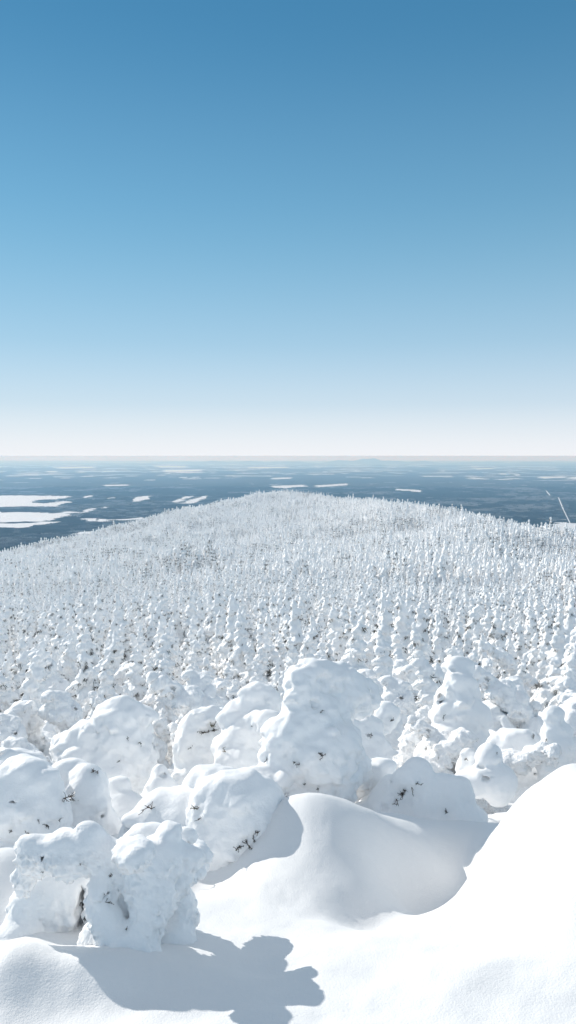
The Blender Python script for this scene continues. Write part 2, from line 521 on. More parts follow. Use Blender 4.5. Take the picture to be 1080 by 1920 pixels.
kd = np.digitize(den, [-0.25, 0.15, 0.5]).astype(np.int32)
plant('lowland_forest', np.stack([gx, gy, np.full_like(gx, PLAIN_Z)], -1),
      (('tree_scale', 'FLOAT', RNG.uniform(0.6, 0.85, len(gx)).astype(np.float32)), ('tree_turn', 'FLOAT', RNG.uniform(0, 6.28, len(gx)).astype(np.float32)), ('tree_kind', 'INT', kd)),
      stands, 'dark bluish woods covering the lowland between the snowy fields')

# far hills on the horizon
m, nt, p = new_mat('far_hill_forest')
p.inputs['Base Color'].default_value = (0.07, 0.08, 0.085, 1); p.inputs['Roughness'].default_value = 1.0
n = 240
hx = np.linspace(-30000, 30000, n); hv, hq = [], []
prof = np.zeros(n)
for px, hgt, wd in ((-200, 120, 200), (150, 90, 120), (340, 200, 60), (400, 230, 40), (470, 240, 35), (540, 200, 50), (640, 330, 30), (690, 420, 45), (730, 300, 40), (790, 240, 30), (900, 170, 60), (1000, 150, 60), (1200, 150, 200)):
    c = (px - 540) / F_PX * 58000; prof = np.maximum(prof, hgt * np.exp(-((hx - c) / (wd / F_PX * 58000))**2))
prof = 0.85 * prof * (1 + 0.12 * vnoise(np.stack([hx / 900, hx * 0, hx * 0], -1), 5)) + 25
rows = [(-1500, 0.0), (-900, 0.45), (-300, 0.9), (0, 1.0), (400, 0.85), (1500, 0.0)]
for dy, s in rows:
    for i in range(n): hv.append((hx[i], 57500 + dy, PLAIN_Z - 3 + prof[i] * s * (1 + 0.08 * math.sin(i * 1.7 + dy))))
for r in range(len(rows) - 1):
    for i in range(n - 1): hq.append((r * n + i, r * n + i + 1, (r + 1) * n + i + 1, (r + 1) * n + i))
tag(link('far_hills', mesh_from('far_hills', np.array(hv), np.array(hq), [m])), 'pale blue hills low on the horizon', kind='structure')

# ------------------------------------------------------------------ needles and twigs
def tuft(vs, fs, c, n, L, spread=1.0, down=0.0, base=(0, 0, -1), w=0.12):
    """short dark blades springing from c"""
    base = np.array(base, float)
    for _ in range(n):
        d = base + RNG.normal(size=3) * spread * 0.6; d[2] -= down; d /= np.linalg.norm(d) + 1e-9
        l = L * RNG.uniform(0.5, 1.1)
        s = np.cross(d, RNG.normal(size=3)); s /= np.linalg.norm(s) + 1e-9
        p0 = np.asarray(c) + RNG.normal(size=3) * L * 0.2; b = len(vs)
        vs += [p0 - s * l * w, p0 + s * l * w, p0 + d * l]
        fs.append((b, b + 1, b + 2))


def twig_mesh(length, seed, needles=10, mat=None, nmat=None):
    """a bent bare twig with side shoots and a few needles, growing along +Z from the origin"""
    rg = np.random.default_rng(seed); vs, fs, mi = [], [], []

    def tube(pts, r0, r1):
        pts = np.array(pts); b = len(vs); k = 5
        for i, q in enumerate(pts):
            t = pts[min(i + 1, len(pts) - 1)] - pts[max(i - 1, 0)]; t /= np.linalg.norm(t) + 1e-9
            u = np.cross(t, (0.3, 1, 0.2)); u /= np.linalg.norm(u); v = np.cross(t, u)
            r = r0 + (r1 - r0) * i / (len(pts) - 1)
            for a in range(k):
                vs.append(q + r * (u * math.cos(2 * math.pi * a / k) + v * math.sin(2 * math.pi * a / k)))
        for i in range(len(pts) - 1):
            for a in range(k):
                fs.append((b + i * k + a, b + i * k + (a + 1) % k, b + (i + 1) * k + (a + 1) % k, b + (i + 1) * k + a)); mi.append(0)

    def grow(p0, d, L, r, depth):
        pts = [p0]
        for i in range(4):
            d = d + rg.normal(size=3) * 0.22; d /= np.linalg.norm(d); pts.append(pts[-1] + d * L / 4)
            if depth and rg.random() < 0.8: grow(pts[-1], d + rg.normal(size=3) * 0.8, L * 0.5, r * 0.6, depth - 1)
            for _ in range(needles // 4):
                e = d * 0.6 + rg.normal(size=3) * 0.6; e /= np.linalg.norm(e); s = np.cross(e, rg.normal(size=3)); s /= np.linalg.norm(s) + 1e-9
                l = L * rg.uniform(0.18, 0.35); b = len(vs); q = pts[-1]
                vs.extend([q - s * l * 0.14, q + s * l * 0.14, q + e * l * 0.6 + s * l * 0.1, q + e * l]); fs.append((b, b + 1, b + 2, b + 3)); mi.append(1)
        tube(pts, r, r * 0.45)
    grow(np.zeros(3), np.array([0, 0, 1.0]), length, length * 0.045, 1)
    return mesh_from('twig', np.array(vs), np.array(fs), [mat or M_twig, nmat or M_needle], smooth=False, midx=mi)


# ------------------------------------------------------------------ template trees (snow-plastered firs)
def gen_fir(seed, H, Rb, vox, chunk, k, lean=0.0, simple=False, needle=0.5):
    """returns crown (V,Q) and needle (V,T) arrays; base at the origin"""
    rg = np.random.default_rng(seed); F = Field(); nv, nf = [], []
    ld = rg.uniform(0, 2 * math.pi); lx, ly = lean * math.cos(ld), lean * math.sin(ld)
    off = lambda z: np.array([lx * (z / H)**1.6, ly * (z / H)**1.6, z])
    z = 0.0
    while z < H * 0.94:
        f = 1 - z / H
        F.add(off(z), (Rb * 0.42 * f**0.8 + 0.07,) * 2 + (chunk * 0.9,), None, k); z += chunk * 0.8
    z = chunk * 0.5; ga = rg.uniform(0, 6)
    while z < H * 0.97:
        f = (1 - z / H)
        r = Rb * (f**0.75) * rg.uniform(0.75, 1.1) + 0.05
        n = max(1, int(round(2 * math.pi * r / (chunk * 2.1))))
        for q in range(n):
            ga += 2 * math.pi / n + rg.normal() * 0.35
            if rg.random() < 0.12: continue
            s = rg.uniform(0.55, 1.6); rr = r * rg.uniform(0.7, 1.1)
            c = off(z + rg.normal() * chunk * 0.35) + np.array([math.cos(ga) * rr * 0.68, math.sin(ga) * rr * 0.68, -rr * 0.12])
            ax = (max(chunk * 0.55, rr * 0.5) * s, chunk * 0.62 * s, chunk * 0.46 * s)
            F.add(c, ax, rotm(ga, rg.uniform(0.0, 0.9)), k * rg.uniform(0.5, 1.5))
            if rg.random() < needle and not simple:
                e = c + np.array([math.cos(ga) * ax[0] * 0.5, math.sin(ga) * ax[0] * 0.5, -ax[2] * 1.0])
                for _ in range(3):
                    tuft(nv, nf, e + rg.normal(size=3) * chunk * 0.25, 9, chunk * 0.75, 1.0, 0.2, (math.cos(ga) * 0.8, math.sin(ga) * 0.8, -0.5), w=0.09)
        z += chunk * rg.uniform(0.75, 1.0)
    F.add(off(H * 0.97), (chunk * 0.4, chunk * 0.4, chunk * 0.75), None, k)
    V, Q = F.mesh(vox)
    V = roughen(V, Q, chunk * 0.22, chunk * 0.8, chunk * 0.22, chunk * 0.3, seed)
    return V, Q, (np.array(nv) if nv else np.zeros((0, 3))), (np.array(nf) if nf else np.zeros((0, 3), int))


# ------------------------------------------------------------------ hero trees
GB = BVHTree.FromPolygons([tuple(v) for v in V[:0]], []) if False else None


def hero(name, label, base_px, blobs, vox, k=0.05, carve=(), big=0.012, bigs=0.14, small=0.008, smalls=0.03, seed=1, twigs=(), kc=0.02, cat='snow-covered tree', group=None, detail=2.2, skirt=1.0):
    """blobs: (px, py, depth, half width px, half height px[, half depth ratio]) -- real ellipsoids at real distances"""
    F = Field()
    for b in blobs:
        px, py, d, rx, ry = b[:5]; q = b[5] if len(b) > 5 else 0.9
        s = d / F_PX; c = at(px, py, d)
        F.add(c, (rx * s, 0.5 * (rx + ry) * q * s, ry * s * 1.05), None, k)
    for b in carve:
        px, py, d, rx, ry = b[:5]; q = b[5] if len(b) > 5 else 1.0
        s = d / F_PX; F.add(at(px, py, d), (rx * s, 0.5 * (rx + ry) * q * s, ry * s), None, kc, True)
    # drifted skirt that ties the tree into the snow around it
    if skirt:
        xs_ = [c[0] for c, r, *_ in F.b]; bx = at(*base_px); hw = 0.5 * (max(xs_) - min(xs_)) + 0.12 * skirt
        F.add((0.5 * (max(xs_) + min(xs_)), bx[1] + 0.05, float(ground_z(bx[0], bx[1])) - 0.02), (hw * 1.1, hw * 0.75, 0.16 * skirt), None, 0.14 * skirt)
    # broken crust: small ledges, pads and bites on the faces of the main lumps
    rgh = np.random.default_rng(seed * 7 + 3); main = list(F.b)[:len(blobs)]
    for _ in range(int(len(blobs) * detail * 1.1)):
        c, r, _r, _k, neg = main[rgh.integers(len(blobs))]
        v = rgh.normal(size=3); v[1] = -abs(v[1]) * 1.3; v[2] *= 0.8; v /= np.linalg.norm(v)
        q = min(r) * rgh.uniform(0.16, 0.45)
        neg = rgh.random() < 0.42
        F.add(c + v * r * rgh.uniform(0.9, 1.02) + (0 if not neg else v * q * 0.8), (q * rgh.uniform(0.8, 1.6), q, q * rgh.uniform(0.45, 0.9)), rotm(rgh.uniform(0, 3), rgh.uniform(-0.6, 0.6)), q * (0.35 if neg else 0.5), neg)
    V, Q = F.mesh(vox)
    V = roughen(V, Q, big * 1.25, bigs * 0.8, small * 0.95, smalls, seed)
    cx = at(*base_px); base = Vector((cx[0], cx[1], float(ground_z(cx[0], cx[1]))))
    root = empty(name, base); tag(root, label, cat, group)
    crown = link('crown', mesh_from('crown', V - np.array(base), Q, [M_rime]), root)
    bv = BVHTree.FromPolygons([Vector(v) for v in V], [tuple(q) for q in Q])
    for i, tw in enumerate(twigs):
        px, py, L = tw[:3]; kind = tw[3] if len(tw) > 3 else 'dark'
        r = Vector(ray(px, py)).normalized()
        hit, nrm, _, _ = bv.ray_cast(Vector((0, 0, 0)), r)
        if hit is None: print('twig missed', name, px, py); continue
        me = twig_mesh(L * 1.1, seed * 31 + i, 24 if kind in ('dark', 'green') else 6, M_twig, M_green if kind == 'green' else M_needle)
        t = link('twig', me, root); t.location = hit - base - nrm * L * 0.25
        dirv = (nrm + Vector((RNG.normal() * 0.5, RNG.normal() * 0.3, RNG.normal() * 0.5))).normalized()
        t.rotation_mode = 'QUATERNION'; t.rotation_quaternion = dirv.to_track_quat('Z', 'Y')
        t.rotation_mode = 'XYZ'
    return root


#HEROES#
exec_heroes = True
hero('snow_covered_tree', 'low snow-caked tree nearest the camera, arched over a dark hollow', (230, 1790, 2.95), [
    (64, 1602, 2.98, 34, 38, 0.8), (46, 1650, 3.0, 20, 36), (108, 1596, 2.98, 50, 34), (160, 1596, 2.98, 46, 36), (162, 1552, 3.0, 17, 10), (178, 1568, 3.0, 22, 16), (130, 1625, 2.96, 44, 22),
    (208, 1616, 2.98, 40, 40), (200, 1655, 2.95, 30, 34), (42, 1580, 2.98, 10, 12), (120, 1562, 3.05, 22, 10),
    (285, 1568, 3.2, 50, 22), (340, 1568, 3.12, 30, 14), (358, 1614, 3.2, 36, 20, 3.0), (382, 1602, 3.06, 16, 13, 1.5), (318, 1558, 3.02, 22, 14, 1.5), (256, 1600, 2.86, 34, 24, 1.8), (228, 1592, 2.88, 18, 16, 1.8), (300, 1606, 2.98, 58, 36), (268, 1620, 2.95, 34, 30), (345, 1610, 3.0, 32, 26), (368, 1606, 3.0, 16, 18),
    (272, 1645, 2.92, 48, 50), (325, 1645, 3.0, 36, 40), (288, 1690, 2.90, 42, 52), (275, 1730, 2.86, 32, 50), (268, 1775, 2.82, 30, 40),
    (332, 1715, 3.08, 40, 60), (310, 1770, 3.0, 60, 46), (240, 1700, 3.0, 40, 60),
    (188, 1690, 2.90, 26, 40), (200, 1735, 2.86, 34, 36), (228, 1775, 2.82, 44, 36), (176, 1765, 2.92, 26, 36), (250, 1810, 2.78, 70, 30),
    (95, 1708, 3.16, 66, 84), (52, 1722, 3.10, 42, 64), (145, 1706, 3.2, 60, 84), (30, 1770, 3.0, 50, 40), (40, 1770, 3.02, 50, 36)],
    0.009, k=0.035, carve=[(153, 1705, 3.12, 9, 46, 2.0)], big=0.007, bigs=0.10, small=0.013, smalls=0.020, seed=2, detail=1.0, skirt=0,
    twigs=[(152, 1690, 0.03), (161, 1728, 0.035), (197, 1690, 0.025), (205, 1644, 0.022), (253, 1782, 0.02), (262, 1795, 0.025), (276, 1808, 0.025), (150, 1625, 0.018), (82, 1637, 0.015), (236, 1745, 0.015)])

hero('snow_covered_tree', 'broad domed tree behind the arched one, dark crevice low on its front', (440, 1600, 4.2), [
    (440, 1500, 4.25, 88, 55), (455, 1522, 4.2, 50, 58), (405, 1535, 4.2, 48, 52), (425, 1575, 4.15, 56, 52), (470, 1560, 4.15, 40, 55), (395, 1585, 4.15, 26, 45), (420, 1610, 4.15, 50, 30), (480, 1500, 4.36, 50, 44), (400, 1475, 4.5, 60, 40)],
    0.014, k=0.06, carve=[(468, 1574, 4.0, 26, 12), (490, 1560, 4.02, 14, 18)], big=0.012, small=0.012, smalls=0.035, seed=3,
    twigs=[(440, 1588, 0.04), (452, 1583, 0.045), (462, 1577, 0.05), (472, 1570, 0.05), (486, 1558, 0.04), (376, 1512, 0.05, 'green'), (378, 1530, 0.03)])

hero('snow_covered_tree', 'tallest lumpy snow-caked tree in the middle, rising above the big smooth drift', (590, 1500, 5.2), [
    (560, 1395, 5.2, 78, 62), (540, 1445, 5.15, 62, 62), (605, 1425, 5.1, 68, 66), (640, 1410, 5.2, 44, 58), (590, 1350, 5.25, 62, 50), (565, 1310, 5.3, 34, 60), (590, 1268, 5.35, 44, 34),
    (640, 1300, 5.45, 58, 40), (668, 1308, 5.5, 42, 34), (620, 1262, 5.4, 46, 24), (575, 1490, 5.1, 72, 44), (640, 1475, 5.1, 30, 42), (520, 1480, 5.2, 60, 40), (490, 1478, 4.95, 60, 40), (440, 1492, 4.8, 60, 34), (665, 1440, 5.3, 30, 40)],
    0.016, k=0.06, big=0.02, bigs=0.13, small=0.022, smalls=0.045, seed=44, detail=2.4,
    twigs=[(605, 1417, 0.06), (553, 1428, 0.035), (563, 1433, 0.035), (500, 1421, 0.035), (596, 1478, 0.03), (575, 1472, 0.03), (600, 1338, 0.03)])

hero('snow_covered_tree', 'wide snow-caked tree on the left with a shaded dent near its top', (220, 1480, 6.0), [
    (228, 1350, 6.0, 56, 40), (175, 1392, 6.0, 58, 40), (235, 1405, 5.95, 58, 56), (262, 1372, 6.05, 28, 46), (150, 1425, 5.9, 48, 36), (205, 1455, 5.85, 62, 46), (255, 1440, 5.9, 30, 45), (130, 1400, 6.1, 34, 30)],
    0.018, k=0.05, carve=[(232, 1352, 5.72, 26, 14)], big=0.022, bigs=0.15, small=0.024, smalls=0.05, seed=5, detail=2.4, twigs=[(238, 1385, 0.035), (225, 1425, 0.03), (262, 1392, 0.04)])

hero('snow_covered_tree', 'rounded snow-caked tree cut by the left edge, twigs showing at its right foot', (40, 1560, 4.3), [
    (45, 1470, 4.3, 66, 52), (75, 1500, 4.25, 52, 50), (20, 1520, 4.2, 60, 55), (70, 1545, 4.2, 60, 40), (-30, 1490, 4.4, 70, 60), (38, 1432, 4.9, 46, 26), (100, 1530, 4.2, 24, 34)],
    0.014, k=0.05, big=0.013, small=0.012, smalls=0.036, seed=6,
    twigs=[(118, 1497, 0.07, 'bare'), (122, 1508, 0.05, 'bare'), (50, 1557, 0.04), (85, 1551, 0.045), (20, 1560, 0.03), (70, 1535, 0.02), (112, 1535, 0.03)])

hero('snow_covered_tree', 'egg-shaped snow-caked tree with two small dark twigs, left of the domed tree', (160, 1540, 4.6), [
    (165, 1478, 4.6, 34, 44), (130, 1452, 4.7, 46, 30), (160, 1500, 4.55, 42, 44), (180, 1490, 4.6, 20, 46), (150, 1540, 4.55, 52, 32), (110, 1470, 4.7, 30, 34)],
    0.014, k=0.045, big=0.012, small=0.011, smalls=0.036, seed=7, twigs=[(141, 1505, 0.05), (178, 1446, 0.05), (184, 1450, 0.03), (130, 1495, 0.02)])

hero('snow_mound', 'smooth snow mound with one reddish bare twig, left of the domed tree', (320, 1600, 4.35), [
    (330, 1512, 4.4, 66, 34), (300, 1545, 4.35, 50, 46), (345, 1560, 4.3, 60, 60), (350, 1490, 4.55, 40, 18), (275, 1580, 4.3, 50, 46), (370, 1530, 4.4, 50, 50)],
    0.016, k=0.06, big=0.008, bigs=0.2, small=0.003, seed=8, twigs=[(283, 1518, 0.075, 'bare')], cat='snow mound')

hero('snow_covered_tree', 'humped tree with brown bark showing through the snow, right of the smooth drift', (790, 1560, 5.1), [
    (784, 1444, 5.1, 30, 22), (762, 1462, 5.05, 28, 24), (745, 1482, 5.1, 34, 32), (790, 1490, 5.1, 52, 46), (830, 1490, 5.1, 40, 40), (850, 1470, 5.1, 32, 18), (870, 1495, 5.1, 20, 30), (800, 1535, 5.1, 50, 40), (725, 1505, 5.1, 34, 34), (760, 1530, 5.2, 50, 34), (700, 1530, 5.1, 36, 24), (850, 1530, 5.1, 36, 34), (800, 1565, 5.0, 56, 30)],
    0.015, k=0.03, big=0.012, small=0.007, smalls=0.04, seed=9,
    twigs=[(744, 1497, 0.07, 'bare'), (752, 1488, 0.06), (760, 1480, 0.05, 'bare'), (770, 1472, 0.06, 'bare'), (778, 1470, 0.04), (838, 1521, 0.04), (765, 1486, 0.04)])

hero('snow_covered_tree', 'tall stacked snow-caked tree on the right with dark specks at its foot', (850, 1450, 8.0), [
    (858, 1252, 8.1, 32, 16), (862, 1292, 8.0, 38, 34), (850, 1335, 8.0, 44, 36), (884, 1352, 7.95, 40, 40), (852, 1392, 7.9, 56, 44), (880, 1410, 7.9, 40, 50), (822, 1425, 7.8, 46, 38), (860, 1440, 7.8, 50, 30), (835, 1300, 8.1, 20, 22)],
    0.022, k=0.06, big=0.03, bigs=0.25, small=0.025, smalls=0.07, seed=10,
    twigs=[(806, 1414, 0.07), (816, 1433, 0.07), (829, 1430, 0.06), (838, 1432, 0.06), (813, 1408, 0.05), (830, 1350, 0.05), (890, 1380, 0.05)])

hero('snow_covered_tree', 'blocky flat-topped snow-caked tree above the big right-hand drift', (975, 1460, 6.6), [
    (965, 1392, 6.6, 44, 26), (985, 1415, 6.55, 46, 34), (935, 1400, 6.6, 24, 22), (1000, 1440, 6.5, 34, 34), (955, 1445, 6.5, 44, 38), (930, 1465, 6.5, 40, 30)],
    0.018, k=0.045, big=0.014, small=0.010, smalls=0.05, seed=11, twigs=[(985, 1420, 0.05), (1000, 1385, 0.04)])

hero('snow_covered_tree', 'narrow column of stacked snow lumps near the right edge', (1040, 1470, 6.2), [
    (1040, 1342, 6.2, 22, 20), (1042, 1372, 6.2, 30, 22), (1046, 1400, 6.15, 34, 28), (1034, 1428, 6.1, 32, 30), (1045, 1455, 6.1, 34, 34), (1060, 1420, 6.2, 20, 30)],
    0.016, k=0.035, big=0.014, small=0.010, smalls=0.045, seed=12, twigs=[(1023, 1382, 0.05), (1060, 1434, 0.06, 'bare')])

hero('snow_covered_tree', 'small snow-caked tree like a ball on a mound, in front of the blocky tree', (912, 1480, 5.8), [
    (916, 1420, 5.8, 27, 26), (914, 1462, 5.75, 44, 32), (880, 1470, 5.75, 36, 26), (935, 1470, 5.75, 36, 40)],
    0.015, k=0.03, big=0.008, small=0.006, smalls=0.04, seed=13, twigs=[(932, 1415, 0.02)])

hero('snow_covered_tree', 'tiny round snow-caked treetop beside the ball-topped one', (877, 1450, 6.0), [
    (877, 1416, 6.0, 15, 14), (874, 1440, 6.0, 20, 22)], 0.012, k=0.02, big=0.006, small=0.005, seed=14, twigs=[(874, 1424, 0.04)])

hero('snow_covered_tree', 'snow-caked tree of stepped lumps leaning beside the tallest middle tree', (450, 1430, 6.2), [
    (480, 1300, 6.3, 34, 20), (462, 1330, 6.3, 42, 24), (500, 1320, 6.3, 26, 30), (436, 1352, 6.2, 30, 24), (452, 1385, 6.1, 30, 34), (485, 1370, 6.15, 40, 40), (430, 1400, 6.1, 34, 30), (450, 1430, 6.0, 50, 30), (505, 1360, 6.0, 30, 28)],
    0.016, k=0.03, big=0.016, small=0.010, smalls=0.045, seed=15, twigs=[(423, 1411, 0.04, 'green'), (470, 1362, 0.02)])

hero('snow_covered_tree', 'rugged snow-caked tree with a brown-needled gap, left of the stepped tree', (365, 1470, 7.0), [
    (385, 1345, 7.0, 34, 20), (365, 1372, 7.0, 34, 32), (350, 1410, 6.95, 28, 40), (385, 1400, 7.0, 34, 40), (368, 1445, 6.9, 40, 34), (350, 1470, 6.8, 36, 26), (405, 1380, 7.05, 26, 40)],
    0.018, k=0.035, big=0.02, small=0.018, smalls=0.06, seed=16, twigs=[(395, 1368, 0.09), (402, 1364, 0.08, 'green'), (392, 1372, 0.08), (362, 1402, 0.04), (410, 1350, 0.06)])

hero('snow_covered_tree', 'slab-like snow-caked tree with a curved top, between the tallest tree and the humped one', (700, 1500, 5.4), [
    (712, 1438, 5.4, 34, 16), (692, 1462, 5.4, 26, 34), (715, 1475, 5.35, 24, 34), (685, 1490, 5.35, 24, 24)],
    0.014, k=0.03, big=0.008, small=0.005, smalls=0.04, seed=17, twigs=[(675, 1450, 0.04)])

hero('snow_covered_tree', 'snow-caked tree tucked behind the tallest middle tree, its right side shaded', (690, 1460, 6.6), [
    (690, 1362, 6.7, 30, 22), (680, 1395, 6.6, 34, 34), (705, 1410, 6.6, 30, 36), (690, 1440, 6.5, 42, 40), (725, 1345, 6.9, 24, 28), (665, 1375, 6.6, 24, 24)],
    0.018, k=0.035, big=0.02, small=0.016, smalls=0.06, seed=18, twigs=[(735, 1352, 0.05), (700, 1380, 0.04), (672, 1420, 0.04)])

hero('snow_covered_tree', 'pointed snow-caked sapling between the wide left tree and the reddish-twig mound', (300, 1530, 5.2), [
    (298, 1450, 5.3, 16, 18), (300, 1480, 5.25, 28, 30), (290, 1520, 5.2, 40, 34), (325, 1500, 5.3, 24, 30)],
    0.015, k=0.05, big=0.012, small=0.006, smalls=0.05, seed=19)

hero('snow_covered_tree', 'snow-caked sapling with a hooked tip at the foot of the wide left tree', (228, 1540, 5.0), [
    (222, 1470, 5.1, 22, 14), (210, 1490, 5.1, 30, 22), (225, 1520, 5.0, 44, 30), (205, 1545, 4.9, 50, 26), (250, 1530, 5.0, 34, 34)],
    0.015, k=0.045, big=0.010, small=0.005, smalls=0.05, seed=20)

gb = at(898, 1532, 3.45); gb[2] = float(ground_z(gb[0], gb[1]))
for i in range(40):      # slide along the sight line until it meets the drift
    q = at(898, 1532, 2.6 + i * 0.04)
    if q[2] <= ground_z(q[0], q[1]): gb = q; break
o = link('needle_sprig', twig_mesh(0.085, 77, 20, M_twig, M_green)); o.location = (gb[0], gb[1], gb[2] - 0.02); o.rotation_euler = (0.5, 0.5, 0.3)
tag(o, 'yellow-green needle sprig poking out of the big right-hand drift', 'sprig')

# ------------------------------------------------------------------ mid-slope firs: separate trees, copied from a few kinds
def kind_tree(seed, H, Rb, vox, chunk, k, lean, needle):
    V, Q, nv, nf = gen_fir(seed, H, Rb, vox, chunk, k, lean, needle=needle)
    return mesh_from('crown', V, Q, [M_firsnow]), mesh_from('needles', nv, nf, [M_needle], smooth=False)


def gen_lump(seed, H, W, vox, needle):
    rg = np.random.default_rng(seed); F = Field(); nv, nf = [], []
    p = np.zeros(3); z = 0.0; ln = rg.normal(size=2) * 0.35; r = W * 0.7
    while z < H:
        f = z / H; r = W * (0.75 - 0.5 * f**1.3) * rg.uniform(0.75, 1.2)
        c = np.array([ln[0] * z * f, ln[1] * z * f, z])
        F.add(c, (r * rg.uniform(0.8, 1.1), r * rg.uniform(0.8, 1.1), r * rg.uniform(0.6, 0.95)), rotm(rg.uniform(0, 6), rg.uniform(-0.3, 0.3)), r * rg.uniform(0.08, 0.3))
        for _ in range(rg.integers(2, 6)):
            a = rg.uniform(0, 6.28); q = r * rg.uniform(0.3, 0.65)
            e = c + np.array([math.cos(a) * r * 0.85, math.sin(a) * r * 0.85, rg.uniform(-0.5, 0.4) * r])
            F.add(e, (q * rg.uniform(0.9, 1.7), q, q * rg.uniform(0.5, 0.9)), rotm(a, rg.uniform(0.1, 0.9)), q * rg.uniform(0.1, 0.4))
            if rg.random() < needle:
                tuft(nv, nf, e + np.array([math.cos(a) * q * 0.6, math.sin(a) * q * 0.6, -q * 0.75]), 10, q * 0.5, 1.0, 0.2, (math.cos(a), math.sin(a), -0.3), w=0.08)
            if rg.random() < 0.5:
                b = a + rg.normal() * 0.8; q2 = q * rg.uniform(0.4, 0.8)
                F.add(c + np.array([math.cos(b) * r * 1.15, math.sin(b) * r * 1.15, rg.uniform(-0.7, 0.1) * r]), (q2, q2, q2 * 0.8), None, q2 * 0.25, True)
        z += r * rg.uniform(0.5, 0.85)
    V, Q = F.mesh(vox)
    V = roughen(V, Q, W * 0.08, W * 0.35, W * 0.07, W * 0.10, seed)
    return mesh_from('crown', V, Q, [M_firsnow]), mesh_from('needles', np.array(nv), np.array(nf), [M_needle], smooth=False)


LUMPY = [gen_lump(400 + i, H, W, 0.03, 0.4) for i, (H, W) in enumerate([(1.8, 0.8), (2.3, 0.8), (1.5, 0.95), (2.6, 0.85), (2.1, 0.65), (2.8, 0.7), (1.9, 0.9)])]
FIRS = [kind_tree(200 + i, H, Rb, 0.04, c * 1.0, k * 0.6, ln * 1.6, 0.3) for i, (H, Rb, c, k, ln) in enumerate(
    [(3.4, 0.9, 0.24, 0.06, 0.35), (3.9, 0.85, 0.22, 0.05, 0.5), (3.0, 1.0, 0.25, 0.07, 0.3), (4.3, 0.9, 0.23, 0.05, 0.4), (3.6, 0.75, 0.20, 0.05, 0.7), (2.6, 0.9, 0.22, 0.05, 0.3)])]

# scatter
pts = []
cell = {}


def free(x, y, r):
    ci, cj = int(x // 4), int(y // 4)
    for i in range(ci - 1, ci + 2):
        for j in range(cj - 1, cj + 2):
            for (a, b, q) in cell.get((i, j), ()):
                if (a - x)**2 + (b - y)**2 < (0.5 * (r + q))**2: return False
    return True


rg = random.Random(5)


def scatter(d0, d1, half, sp, tries):
    for _ in range(tries):
        d = math.sqrt(rg.uniform(d0 * d0, d1 * d1)); th = R(rg.uniform(-half, half))
        x, y = d * math.sin(th), d * math.cos(th); r = sp * rg.uniform(0.8, 1.25)
        if free(x, y, r):
            cell.setdefault((int(x // 4), int(y // 4)), []).append((x, y, r)); pts.append((d, x, y, r))


def grown(d):
    return float(np.interp(math.log(d), np.log([7, 10, 20, 40, 90, 200]), [0.85, 1.2, 1.75, 2.5, 3.3, 3.8]))


for o in COL.objects:      # keep clear of the big trees
    if o.type == 'EMPTY': cell.setdefault((int(o.location.x // 4), int(o.location.y // 4)), []).append((o.location.x, o.location.y, 0.75))
scatter(5.7, 8.0, 27, 0.62, 3000)
scatter(8.0, 14, 27, 0.92, 3000)
scatter(14, 45, 26, 1.42, 20000)
scatter(45, 130, 25, 1.95, 70000)
pts.sort()
near_pts = [q for q in pts if abs(math.atan2(q[1], q[2])) < R(22.5)]
NIND = 270
indiv = near_pts[:NIND]; chosen = set(indiv)
rest = [q for q in pts if q not in chosen]
LBL_A = 'one of the stout snow-lumped trees crowding just beyond the big foreground trees'
LBL_B = 'one of the slender snow-plastered firs with dark specks, beyond the stout lumpy trees'
for (d, x, y, r) in indiv:
    lump = rg.random() < (1.0 if d < 10 else max(0.14, 1 - (d - 9) / 14))
    cm, nm = rg.choice(LUMPY if lump else FIRS)
    s = min(1.2 if lump else 1.6, max(0.55, rg.lognormvariate(-0.05 if lump else 0.05, 0.26))) * grown(d) / (2.2 if lump else 3.5)
    root = empty('snow_covered_fir', (x, y, float(ground_z(x, y)) - 0.15), rg.uniform(0, 6.28)); root.scale = (s * rg.uniform(0.9, 1.15), s * rg.uniform(0.9, 1.15), s)
    tag(root, LBL_A if lump else LBL_B, 'fir tree', 'stout snow-lumped trees on the upper slope' if lump else 'slender snow-plastered firs on the middle slope')
    link('crown', cm, root); link('needles', nm, root)
print('individual trees', len(indiv), 'to distance', indiv[-1][0])

# ------------------------------------------------------------------ the far forest: one mass
tmpl = bpy.data.collections.new('forest_kinds')


def far_kind(name, seed, H, Rb, vox, chunk, k, needle=0.75):
    V, Q, nv, nf = gen_fir(seed, H, Rb, vox, chunk, k, 0.3, needle=needle)
    Vn = np.vstack([V, nv]) if len(nv) else V
    me = mesh_from(name, Vn, [Q, nf + len(V)] if len(nf) else [Q], [M_firsnow, M_needle], midx=np.concatenate([np.zeros(len(Q)), np.ones(len(nf))]))
    o = bpy.data.objects.new(name, me); tmpl.objects.link(o)


for i, (cm, nm) in enumerate(FIRS):      # kinds 0-5: same firs as the nearer ones
    H, Rb, c, k, ln = [(3.4, 0.9, 0.24, 0.06, 0.35), (3.9, 0.85, 0.22, 0.05, 0.5), (3.0, 1.0, 0.25, 0.07, 0.3), (4.3, 0.9, 0.23, 0.05, 0.4), (3.6, 0.75, 0.20, 0.05, 0.7), (2.6, 0.9, 0.22, 0.05, 0.3)][i]
    far_kind('kind_a%d' % i, 200 + i, H, Rb, 0.09, c * 1.0, k * 0.6, 0.3)
for i, (H, Rb) in enumerate([(5.0, 1.05), (5.8, 1.1), (4.4, 1.1), (6.4, 1.0)]):    # kinds 6-9: for the far ridge
    far_kind('kind_b%d' % i, 300 + i, H, Rb, 0.24, 0.46, 0.06, 0.15 if i < 2 else 0.7)

